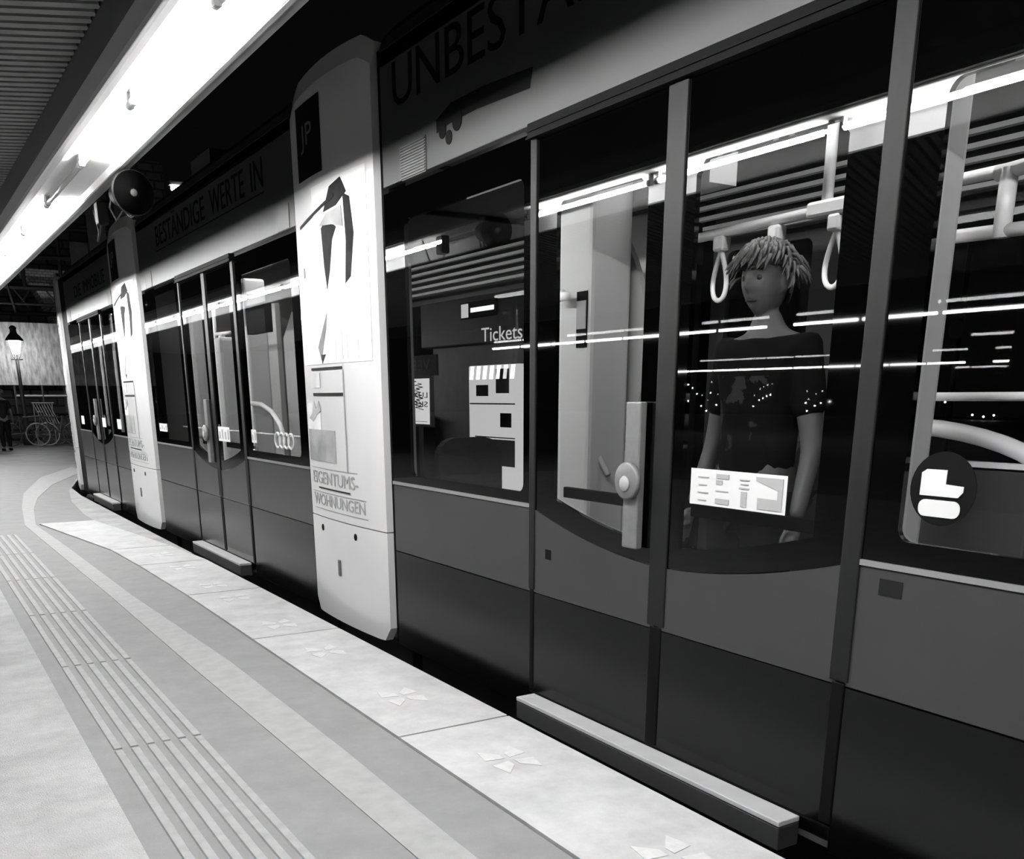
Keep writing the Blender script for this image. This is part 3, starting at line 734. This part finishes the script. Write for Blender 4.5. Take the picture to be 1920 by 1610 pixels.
def person(name, label, loc, rz, sc, skinm, hairm, topm, legm, head_yaw=0, stride=0, vox=.012, hair_len=1.0, arms=((.24, .02, 1.10), (.26, -.06, .86)), prin=False, group=None):
    root = bpy.data.objects.new(name, None); COL.objects.link(root); root['label'] = label; root['category'] = 'person'
    if group: root['group'] = group
    root.location = loc; root.rotation_euler = (0, 0, rz); root.scale = (sc,)*3; INV[root.name] = Matrix.Identity(4)
    P0 = (0, 0, .95)
    legs = []
    for s in (-1, 1):
        fy = stride*s
        legs.append([(P0, (.15, .11)), ((s*.09, 0, .90), .095), ((s*.095, -.02+fy*.5, .50), .062), ((s*.095, .02+fy, .10), .042)])
    body = [[(P0, (.15, .11)), ((0, 0, 1.10), (.135, .10)), ((0, .01, 1.28), (.16, .11)), ((0, .015, 1.41), (.13, .085)), ((0, .012, 1.49), .058), ((0, .0, 1.58), .052)]]
    armc = []
    (ex, ey, ez), (hx, hy, hz) = arms
    for s in (-1, 1):
        sh = (s*.165, .015, 1.428)
        armc.append([((0, .015, 1.41), (.13, .085)), (sh, .060), ((s*ex, ey, ez), .040), ((s*hx, hy, hz), .028)])
    feet = [[((s*.095, .02+stride*s, .10), .042), ((s*.10, .0+stride*s, .045), (.045, .04)), ((s*.11, -.14+stride*s, .035), (.042, .03))] for s in (-1, 1)]
    hands = []
    for s in (-1, 1):
        w = (s*hx, hy, hz); hands += hand_chains(w, Vector(w) - Vector((s*ex, ey, ez)), s)
    me = skin_mesh(legs + body + armc + feet)
    bm = bmesh.new(); bm.from_mesh(me)
    for s in (-1, 1):
        w = (s*hx, hy, hz); hm = skin_mesh(hand_chains(w, Vector(w) - Vector((s*ex, ey, ez)), s), 1); bm.from_mesh(hm)
    hb = head_bm(0, 0, 0); bmesh.ops.transform(hb, matrix=Matrix.Translation((0, -.015, 1.655)) @ Matrix.Rotation(head_yaw, 4, 'Z'), verts=hb.verts)
    tmp = bpy.data.meshes.new('h'); hb.to_mesh(tmp); hb.free(); bm.from_mesh(tmp)
    tot = bpy.data.meshes.new('body'); bm.to_mesh(tot); bm.free()
    tot = remesh(tot, vox); tot.name = 'body'; tot.materials.clear(); tot.materials.append(skinm)
    tot.polygons.foreach_set('use_smooth', [True]*len(tot.polygons))
    ob = bpy.data.objects.new('body', tot); COL.objects.link(ob); ob.parent = root
    def cloth(nm, chains, m):
        c_ = remesh(skin_mesh(chains), vox*1.2); c_.materials.clear(); c_.materials.append(m)
        q = bpy.data.objects.new(nm, c_); COL.objects.link(q); q.parent = root; return q
    slv = [[((0, .015, 1.40), (.155, .11)), ((s*.165, .015, 1.425), .080), ((s*(.165+(ex-.165)*.75), .015+(ey-.015)*.75, 1.425+(ez-1.425)*.75), .062)] for s in (-1, 1)]
    cloth('t_shirt' if prin else 'jacket', [[((0, 0, .86), (.165, .13)), ((0, 0, 1.10), (.16, .122)), ((0, .01, 1.28), (.182, .13)), ((0, .015, 1.40), (.155, .11)), ((0, .013, 1.45), (.090, .078)), ((0, .010, 1.49), (.068, .066))]] + slv, topm)
    cloth('trousers', [[((0, 0, .97), (.16, .12)), ((s*.09, 0, .88), .112), ((s*.095, -.02+stride*s*.5, .50), .085), ((s*.095, .02+stride*s, .09), .066)] for s in (-1, 1)], legm)
    # hair: cap plus overlapping locks
    RM = Matrix.Translation((0, -.015, 1.655)) @ Matrix.Rotation(head_yaw, 4, 'Z')
    bm = bmesh.new(); bmesh.ops.create_uvsphere(bm, u_segments=40, v_segments=28, radius=1)
    kill = [v for v in bm.verts if v.co.z < (.30 if v.co.y < -.3 else .30 - .9*min(1, (v.co.y+.3)/.8))]
    bmesh.ops.delete(bm, geom=kill, context='VERTS')
    for v in bm.verts:
        n_ = noise.noise(v.co*3)*.008
        v.co = Vector((v.co.x*(.084+n_), v.co.y*(.106+n_)+.004, v.co.z*(.132+n_)))
    rnd = random.Random(len(name) + int(sc*1000))
    for i in range(420):
        az = rnd.uniform(0, 2*PI); el = rnd.uniform(.15, 1.35)
        n0 = Vector((math.cos(az)*math.cos(el), math.sin(az)*math.cos(el), math.sin(el)))
        if n0.y < -.2 and n0.z < .45: continue
        p0 = Vector((n0.x*.084, n0.y*.106+.004, n0.z*.132))
        flow = Vector((n0.x*.6 + rnd.uniform(-.3, .3), n0.y*.6 - (.55 if n0.y < .2 else -.2), -.75 + rnd.uniform(-.2, .3))).normalized()
        L_ = .055*hair_len*rnd.uniform(.6, 1.2)
        pts = [p0 - n0*.004, p0 + n0*.014*hair_len + flow*L_*.4, p0 + n0*.010*hair_len + flow*L_*.8, p0 + n0*.002 + flow*L_*1.2]
        tube(bm, pts, [.007, .008, .006, .001], 5)
    bmesh.ops.transform(bm, matrix=RM, verts=bm.verts)
    link('hair', bm, hairm, root, True)
    for s in (-1, 1):
        bm = bmesh.new(); bmesh.ops.create_uvsphere(bm, u_segments=14, v_segments=10, radius=.0125, matrix=RM @ Matrix.Translation((s*.030, -.0715, .004)))
        link('eye', bm, M['eye'], root, True)
        bm = T([RM @ Vector((s*.014, -.097, .028)), RM @ Vector((s*.032, -.094, .034)), RM @ Vector((s*.05, -.082, .028))], [.004, .005, .003], 6)
        link('eyebrow', bm, M['brow'], root, True)
    bm = T([RM @ Vector((-.022, -.074, -.068)), RM @ Vector((0, -.083, -.067)), RM @ Vector((.022, -.074, -.068))], [.003, .006, .003], 6)
    link('lips', bm, M['lips'], root, True)
    for s in (-1, 1):
        bm = bmesh.new(); box(bm, s*.105-.048, s*.105+.048, -.19+stride*s, .07+stride*s, 0, .07, .02)
        link('shoe', bm, M['cloth'], root)
    return root
shirt = mat('printed_shirt', .003, .9, spec=.1)
nt = shirt.node_tree; tc = nt.nodes.new('ShaderNodeTexCoord'); sp = nt.nodes.new('ShaderNodeSeparateXYZ'); no = nt.nodes.new('ShaderNodeTexNoise')
no.inputs['Scale'].default_value = 14; no.inputs['Detail'].default_value = 5
nt.links.new(tc.outputs['Object'], sp.inputs[0]); nt.links.new(tc.outputs['Object'], no.inputs['Vector'])
def mth(op, a, b):
    n_ = nt.nodes.new('ShaderNodeMath'); n_.operation = op
    for i, q in enumerate((a, b)):
        if isinstance(q, (int, float)): n_.inputs[i].default_value = q
        else: nt.links.new(q, n_.inputs[i])
    return n_.outputs[0]
ab = mth('ABSOLUTE', sp.outputs[0], 0)
mask = mth('MULTIPLY', mth('LESS_THAN', ab, .115), mth('MULTIPLY', mth('LESS_THAN', sp.outputs[1], 0), mth('MULTIPLY', mth('GREATER_THAN', sp.outputs[2], 1.08), mth('LESS_THAN', sp.outputs[2], 1.34))))
ink = mth('MULTIPLY', mask, mth('GREATER_THAN', no.outputs[0], .55))
col = mth('ADD', mth('MULTIPLY', ink, .022), .003)
nt.links.new(col, nt.nodes['Principled BSDF'].inputs['Base Color'])
person('person', 'passenger with tousled fair hair and printed black t-shirt standing behind the near tram door', (2.80, 2.69, .056), -PI/2, 1.06, M['skin'], M['hair'], shirt, M['cloth'],
       head_yaw=.10, vox=.0075, hair_len=1.15, prin=True)
person('person', 'dark-clothed person walking away at the left edge beside the far street lamp', (2.50, 30.7, -.03), PI, .93, M['skin'], M['hair'], M['cloth'], M['cloth'], stride=.12, vox=.02)

# ------------------------------------------------------------------ beyond the tram: far platform
t = thing('ticket_kiosk', 'dark ticket kiosk with lettering above a white machine seen through the tram window', 'kiosk', (9, 14, 0))
link('cabinet', B(8.02, 9.6, 12.3, 15.4, 0, 2.95, .02), M['gutter'], t)
link('canopy', B(7.85, 9.7, 12.1, 15.5, 2.2, 2.99, .02), M['dark'], t)
s = link('sign_bar', B(7.83, 7.85, 12.95, 14.05, 2.58, 2.82), M['rubber_dark'], t)
text('lettering', '●', M['paper'], s, 14.0, 13.80, 2.63, 2.77, 7.826) if False else None
link('sign_band', B(7.822, 7.829, 13.02, 13.72, 2.665, 2.73), M['screen_lit'], s)
link('sign_icon', B(7.822, 7.829, 13.80, 14.02, 2.60, 2.80), M['soft_glow'], s)
text('lettering', 'Tickets', M['soft_glow'], t, 13.42, 12.25, 2.22, 2.42, 7.84)
t = thing('ticket_machine', 'bright white ticket machine with striped lit top and small screens, seen through the near window', 'machine', (8.0, 12.63, 0))
body = link('casing', B(7.55, 8.0, 11.90, 13.33, 0, 1.86, .02), M['soft_glow'], t)  # the whole casing is given an even glow of its own
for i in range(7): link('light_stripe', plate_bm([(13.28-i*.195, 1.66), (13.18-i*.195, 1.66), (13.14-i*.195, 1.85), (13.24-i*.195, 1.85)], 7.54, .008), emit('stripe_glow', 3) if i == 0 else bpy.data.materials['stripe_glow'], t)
for y0, y1, z0, z1, m in ((13.45, 13.80, 1.42, 1.58, 'gutter'), (12.86, 13.22, 1.46, 1.80, 'gutter'), (12.80, 13.10, .98, 1.18, 'ink'), (12.7, 14.0, 1.30, 1.32, 'ink_grey'), (12.7, 13.9, .42, .80, 'ink_grey'), (12.7, 13.85, .82, .835, 'ink')):
    link('display', B(7.54, 7.548, y0-.72, y1-.72, z0, z1), M[m], t)
bm = bmesh.new()
for i in range(9): box(bm, 7.53, 7.539, 12.6+i*.055, 12.635+i*.055, .52, .62)
link('keypad', bm, M['ink'], t)
# mirrored poster and word, built as objects to imitate a reflection in the glass
t = thing('poster', 'small white mirrored poster standing in for a reflection in the tram window', 'poster', (4.70, 9.25-.0, 1.12))
t.location = (4.68, 7.0, 1.1); INV[t.name] = Matrix.Translation((-4.68, -7.0, -1.1))
t2 = thing('litter_bin', 'dark waste bin standing beyond the tram beside the ticket machine', 'bin', (7.6, 15.9, 0))
link('bin_body', B(7.4, 7.9, 15.6, 16.2, 0, 1.05, .04), M['gutter'], t2); link('bin_lid', B(7.38, 7.92, 15.58, 16.22, 1.05, 1.12, .02), M['dark'], t2)
def poster(t, x, yl, yr, z0, z1):
    sh = link('sheet', plate_bm([(yl+.04, z0), (yr, z0), (yr-.02, z1), (yl-.02, z1)], x, .004), M['poster_sheet'], t)
    w = yl-yr; h = z1-z0
    # mirrored lettering: starts at the right
    text('lettering', 'LUXY', M['ink'], t, yr+.06*w, yl-.06*w, z0+.58*h, z0+.70*h, x-.003)
    text('lettering', 'SKRE', M['ink'], t, yr+.06*w, yl-.06*w, z0+.38*h, z0+.50*h, x-.003)
    link('scribble', T([(x-.004, yr+w*(.25+.5*((i*37) % 11)/11), z0+h*(.32+.58*i/26)) for i in range(27)], .006, 5), M['ink'], t)
    link('stripe', B(x-.003, x-.001, yl-.45*w, yl-.1*w, z0+.93*h, z0+.95*h), M['ink'], t)
    link('foot_line', B(x-.003, x-.001, yr+.1*w, yl-.1*w, z0+.05*h, z0+.06*h), M['ink_grey'], t)
M['poster_sheet'] = emit('mirrored_poster_glow', .95)  # sheet glows by itself to imitate a poster reflected in the glass
bpy.data.objects.remove(t)
t = thing('poster', 'small glowing white poster with mirrored letters, standing in for a reflection in the tram window', 'poster', (7.0, 14.2, 0))
poster(t, 6.98, 14.32, 13.56, 1.0, 1.68)
link('poster_case', B(6.985, 7.05, 13.52, 14.36, .96, 1.72), M['dark'], t); link('poster_post', B(7.0, 7.04, 13.90, 13.98, 0, .96), M['dark'], t)
text('lettering', 'VEE', M['lip'], t, 13.5, 14.1, 1.80, 1.95, 6.98)
link('head_board', B(6.985, 7.02, 13.3, 14.36, 1.72, 2.02), M['black'], t)
# rows of platform lamps on the next platforms to the left; they show in the tram's glass
def lamp_row(name, label, x, y0, y1, z, r, n):
    t = thing(name, label, 'lamp', (x, y0, z+.05), 'fluorescent rows over the platforms to the left')
    L_ = (y1-y0)/n
    link('housing', B(x-.06, x+.06, y0, y1, z+.03, z+.07), M['dark'], t)
    for i in range(n): link('lamp_tube', T([(x, y0+L_*i+.05, z), (x, y0+L_*(i+1)-.05, z)], r, 8), M['track_light'], t)
lamp_row('lamp_row', 'row of lamps over the next platform, bright upper line crossing the tram door glass', -7.75, 7.4, 11.4, 2.52, .022, 3)
lamp_row('lamp_row', 'row of lamps over the next platform, bright line at the passenger shoulder in the glass', -7.75, 11.9, 14.3, 2.52, .022, 2)
lamp_row('lamp_row', 'row of lamps over the next platform, bright line left of the middle door seal', -7.75, 14.5, 20.8, 2.52, .022, 5)
lamp_row('lamp_row', 'farther row of lamps, thin lower line crossing the whole door glass', -25.2, 19.8, 34.5, 2.50, .03, 10)
lamp_row('lamp_row', 'farther row of lamps, short thin dash at the right in the glass', -25.2, 18.3, 18.9, 2.50, .03, 1)
for (y, z, x) in [(66.4, 1.6, 60), (65.8, 1.3, 60), (65.2, .8, 60), (66.3, .2, 60), (64.6, -.2, 60), (63.9, -.6, 60), (63.5, .9, 60), (62.7, -.1, 60), (57.8, .3, 60), (57.4, .45, 60), (57.0, .6, 60), (56.6, .7, 60), (58.4, -.2, 60),
                  (52.9, .1, 60), (52.0, -.1, 60), (51.4, .1, 60), (50.6, .2, 60), (52.7, -.5, 60), (47.7, .8, 60), (47.2, .9, 60), (44.5, .6, 60), (44.1, .3, 60), (43.6, .6, 60), (41.3, .4, 60), (40.9, .2, 60), (38.8, -.6, 60), (38.0, -.7, 60), (37.3, -.6, 60)]:
    seen = y < 50
    if not seen: x = 4.7 - x
    t = thing('city_light', 'tiny distant city light seen through the right-hand tram window' if seen else 'tiny distant city light mirrored in the tram door glass over the passenger', 'light', (x, y, -.03), 'distant lights through the window' if seen else 'distant lights mirrored in the door')
    bm = bmesh.new(); bmesh.ops.create_icosphere(bm, subdivisions=1, radius=.07, matrix=Matrix.Translation((x, y, z + .9))); link('lamp_head', bm, M['city'] if seen else M['city_far'], t)
    link('lamp_post', T([(x, y, -.03), (x, y, z+.84)], .03, 5), M['black'], t)

# ------------------------------------------------------------------ left background: lamp, wall, viaduct
t = thing('street_lamp', 'old iron street lamp glowing in front of the streaked wall at far left', 'street lamp', (3.39, 34, -.03))
X, Yl = 3.39, 34.0
bm = bmesh.new(); lathe(bm, [(.0, -.03), (.16, -.03), (.15, .25), (.09, .35), (.075, .9), (.06, 1.5), (.045, 2.50), (.0, 2.50)], (X, Yl, 0), 14); link('post', bm, M['iron'], t, True)
link('ladder_bar', T([(X-.16, Yl, 2.52), (X+.16, Yl, 2.52)], .02, 8), M['iron'], t)
bm = bmesh.new()
for s in (-1, 1):
    tube(bm, [(X+s*.03, Yl, 2.5), (X+s*.10, Yl, 2.62), (X+s*.14, Yl, 2.80)], .012, 6)
    tube(bm, [(X, Yl+s*.03, 2.5), (X, Yl+s*.10, 2.62), (X, Yl+s*.14, 2.80)], .012, 6)
link('lantern_frame', bm, M['iron'], t)
bm = bmesh.new(); lathe(bm, [(0, 2.66), (.08, 2.68), (.15, 2.90), (.17, 3.05), (0, 3.05)], (X, Yl, 0), 16); link('lantern_glass', bm, emit('lantern_glow', 95), t, True)
bm = bmesh.new(); lathe(bm, [(0, 3.055), (.255, 3.06), (.25, 3.09), (.17, 3.2), (.10, 3.28), (.09, 3.38), (.11, 3.42), (.06, 3.48), (0, 3.5)], (X, Yl, 0), 18); link('lantern_hood', bm, M['iron'], t, True)
struct('wall_back', B(-3, 4.85, 35.3, 35.9, 1.78, 3.67), M['panelwall'])
struct('wall_back', B(2.6, 9.5, 39.0, 39.6, -.03, 9.5), M['masonry'])
bm = bmesh.new()
pts = [(5.05, -.03), (5.9, -.03), (5.9, 5.4), (4.1, 5.4), (4.5, 4.75), (4.82, 4.1), (5.0, 3.3), (5.06, 2.2)]
lo = [bm.verts.new((x, 36.5, z)) for x, z in pts]; hi = [bm.verts.new((x, 37.6, z)) for x, z in pts]
bm.faces.new(lo); bm.faces.new(hi)
for i in range(len(pts)): bm.faces.new((lo[i], lo[(i+1) % 8], hi[(i+1) % 8], hi[i]))
struct('wall_back', bm, M['brick'])
t = thing('bridge_truss', 'dark riveted lattice girders of the bridge above the streaked wall', 'bridge', (4, 36.2, 3.8))
for nm, pts_, r in (('girder', [(-3, 36.2, 3.95), (5.4, 36.2, 4.02)], .07), ('girder', [(-3, 36.2, 4.25), (5.6, 36.2, 4.3)], .05), ('girder', [(-3, 36.2, 4.75), (5.9, 36.2, 4.8)], .08), ('girder', [(-3, 35.9, 5.6), (8.2, 35.9, 5.75)], .08), ('girder', [(3.5, 35.9, 6.5), (8.6, 35.9, 6.7)], .06),
                    ('girder', [(3.5, 35.9, 7.4), (9.0, 35.9, 7.5)], .07)):
    link(nm, T(pts_, r, 6), M['iron'], t)
for i in range(9):
    x = -1 + i*.95
    link('brace', T([(x, 36.2, 4.0), (x+.55, 36.2, 4.8)], .035, 6), M['iron'], t); link('brace', T([(x+.55, 36.2, 4.0), (x, 36.2, 4.8)], .03, 6), M['iron'], t)
for x in (4.1, 5.2, 6.6, 7.2): link('post', T([(x, 35.9, 4.8), (x+.05, 35.9, 7.6)], .06, 6), M['iron'], t)
for i, (x, z0, z1) in enumerate(((6.15, 5.8, 7.7), (5.55, 4.9, 6.2), (7.05, 6.2, 7.8))):
    o = tag(link('hanging_panel', B(x, x+.55, 35.72, 35.80, z0, z1), M['lip']), ['tall pale panel hanging between the girders left of the loudspeaker', 'lower pale panel hanging above the far end of the tram', 'narrow pale panel hanging directly below the loudspeaker'][i], 'panel', 'pale panels in the bridge girders')
t = thing('drain_pipe', 'thin pale pipe leaning down in front of the bridge above the lamp', 'pipe', (3.6, 36, 3.9))
link('pipe_run', T([(3.75, 36, 4.0), (3.55, 36, 5.1)], .03, 8), M['lip'], t)
# clutter under the wall: steps, rack, bicycles, railing
for i in range(5):
    tag(link('stone_step', B(3.9, 5.4, 33.8+i*.22, 34.02+i*.22, -.03, .12+i*.13, .01), M['gutter']), 'low grey stone step under the brick pier, ' + ['bottom one', 'second from the bottom', 'middle one', 'second from the top', 'top one'][i], 'step', 'stone steps by the pier')
t = thing('slatted_rack', 'leaning rack of pale thin bars beside the lamp post', 'rack', (3.95, 33.6, 0))
for i in range(7): link('bar', T([(3.62+i*.075, 33.6, 1.22), (3.80+i*.075, 33.3, .62)], .012, 6), M['iron_light'], t)
link('top_bar', T([(3.58, 33.6, 1.24), (4.2, 33.6, 1.24)], .016, 6), M['iron_light'], t); link('rack_leg', T([(3.62, 33.6, 1.22), (3.62, 33.7, 0)], .016, 6), M['iron_light'], t); link('rack_leg', T([(4.15, 33.6, 1.22), (4.15, 33.7, 0)], .016, 6), M['iron_light'], t)
def bicycle(label, x, y, s, z=-.03):
    t = thing('bicycle', label, 'bicycle', (x, y, z), 'bicycles parked under the wall')
    for dx in (-.52, .52):
        bm = bmesh.new(); tube(bm, [(x+dx+.33*math.cos(a), y, z+.35+.33*math.sin(a)) for a in lin(0, 2*PI, 24)], .02, 6, False)
        for k in range(8): tube(bm, [(x+dx, y, z+.35), (x+dx+.32*math.cos(k*PI/4), y, z+.35+.32*math.sin(k*PI/4))], .004, 4)
        link('wheel', bm, M['iron_light'] if dx*s > 0 else M['gutter'], t)
    bm = bmesh.new()
    for a, b in (((-.52, .35), (-.2, .85)), ((-.2, .85), (.38, .88)), ((-.1, .38), (.38, .85)), ((-.1, .38), (-.22, .9)), ((-.52, .35), (-.1, .38)), ((.38, .95), (.52, .35))): tube(bm, [(x+a[0]*s, y, z+a[1]), (x+b[0]*s, y, z+b[1])], .018, 6)
    link('frame', bm, M['gutter'], t)
    link('handlebar', T([(x+.36*s, y-.25, z+1.02), (x+.36*s, y, z+1.0), (x+.36*s, y+.25, z+1.02)], .014, 6), M['iron_light'], t)
    link('saddle', B(x-.36*s if s > 0 else x+.1, x-.1*s if s > 0 else x+.36, y-.07, y+.07, z+.9, z+.96, .02), M['cloth'], t)
bicycle('parked bicycle nearest the lamp post under the streaked wall', 3.35, 33.2, 1); bicycle('parked bicycle in front of the slatted rack', 4.1, 33.0, -1); bicycle('parked bicycle beside the brick pier', 4.65, 33.4, 1)
t = thing('railing', 'dark railing with pale top rail under the streaked wall', 'railing', (4, 35.0, 0))
link('top_rail', T([(3.3, 35.0, 1.45), (5.0, 35.0, 1.45)], .03, 6), M['iron_light'], t)
for x in (3.3, 4.1, 4.9): link('railing_post', T([(x, 35.0, -.03), (x, 35.0, 1.75)], .035, 6), M['iron'], t)
# tram rails crossing the road
for i, y in enumerate((28.3, 29.8)):
    tag(link('track_rail', B(-2, 5, y, y+.07, -.032, -.024), M['trim']), ['nearer shiny rail set across the dark road', 'farther shiny rail set across the dark road'][i], 'rail', 'rails in the road')
# floodlight on its mast behind the tram roof
t = thing('floodlight', 'glaring floodlight on a mast behind the middle tram roof', 'floodlight', (6.9, 26, -.03))
link('mast', T([(6.95, 26.1, -.03), (6.95, 26.1, 6.3)], .06, 8), M['iron'], t)
link('lamp_head', B(6.45, 6.95, 25.9, 26.1, 6.33, 6.42, .01), M['iron'], t)
link('lamp_face', B(6.5, 6.85, 25.88, 26.05, 6.23, 6.328, .01), M['flood'], t)
t = thing('signal_mast', 'slim mast with two round dark signs beyond the tram, right of the passenger', 'sign', (12, 10.2, 0))
link('mast', T([(12, 8.1, 0), (12, 8.1, 3.4)], .04, 8), M['iron'], t)
for z in (2.5, 2.25): 
    bm = bmesh.new(); lathe(bm, [(0, 0), (.11, 0), (.11, .03), (0, .03)], (11.95, 8.1, z), 18, (-1, 0, 0)); link('round_sign', bm, M['lip'], t)
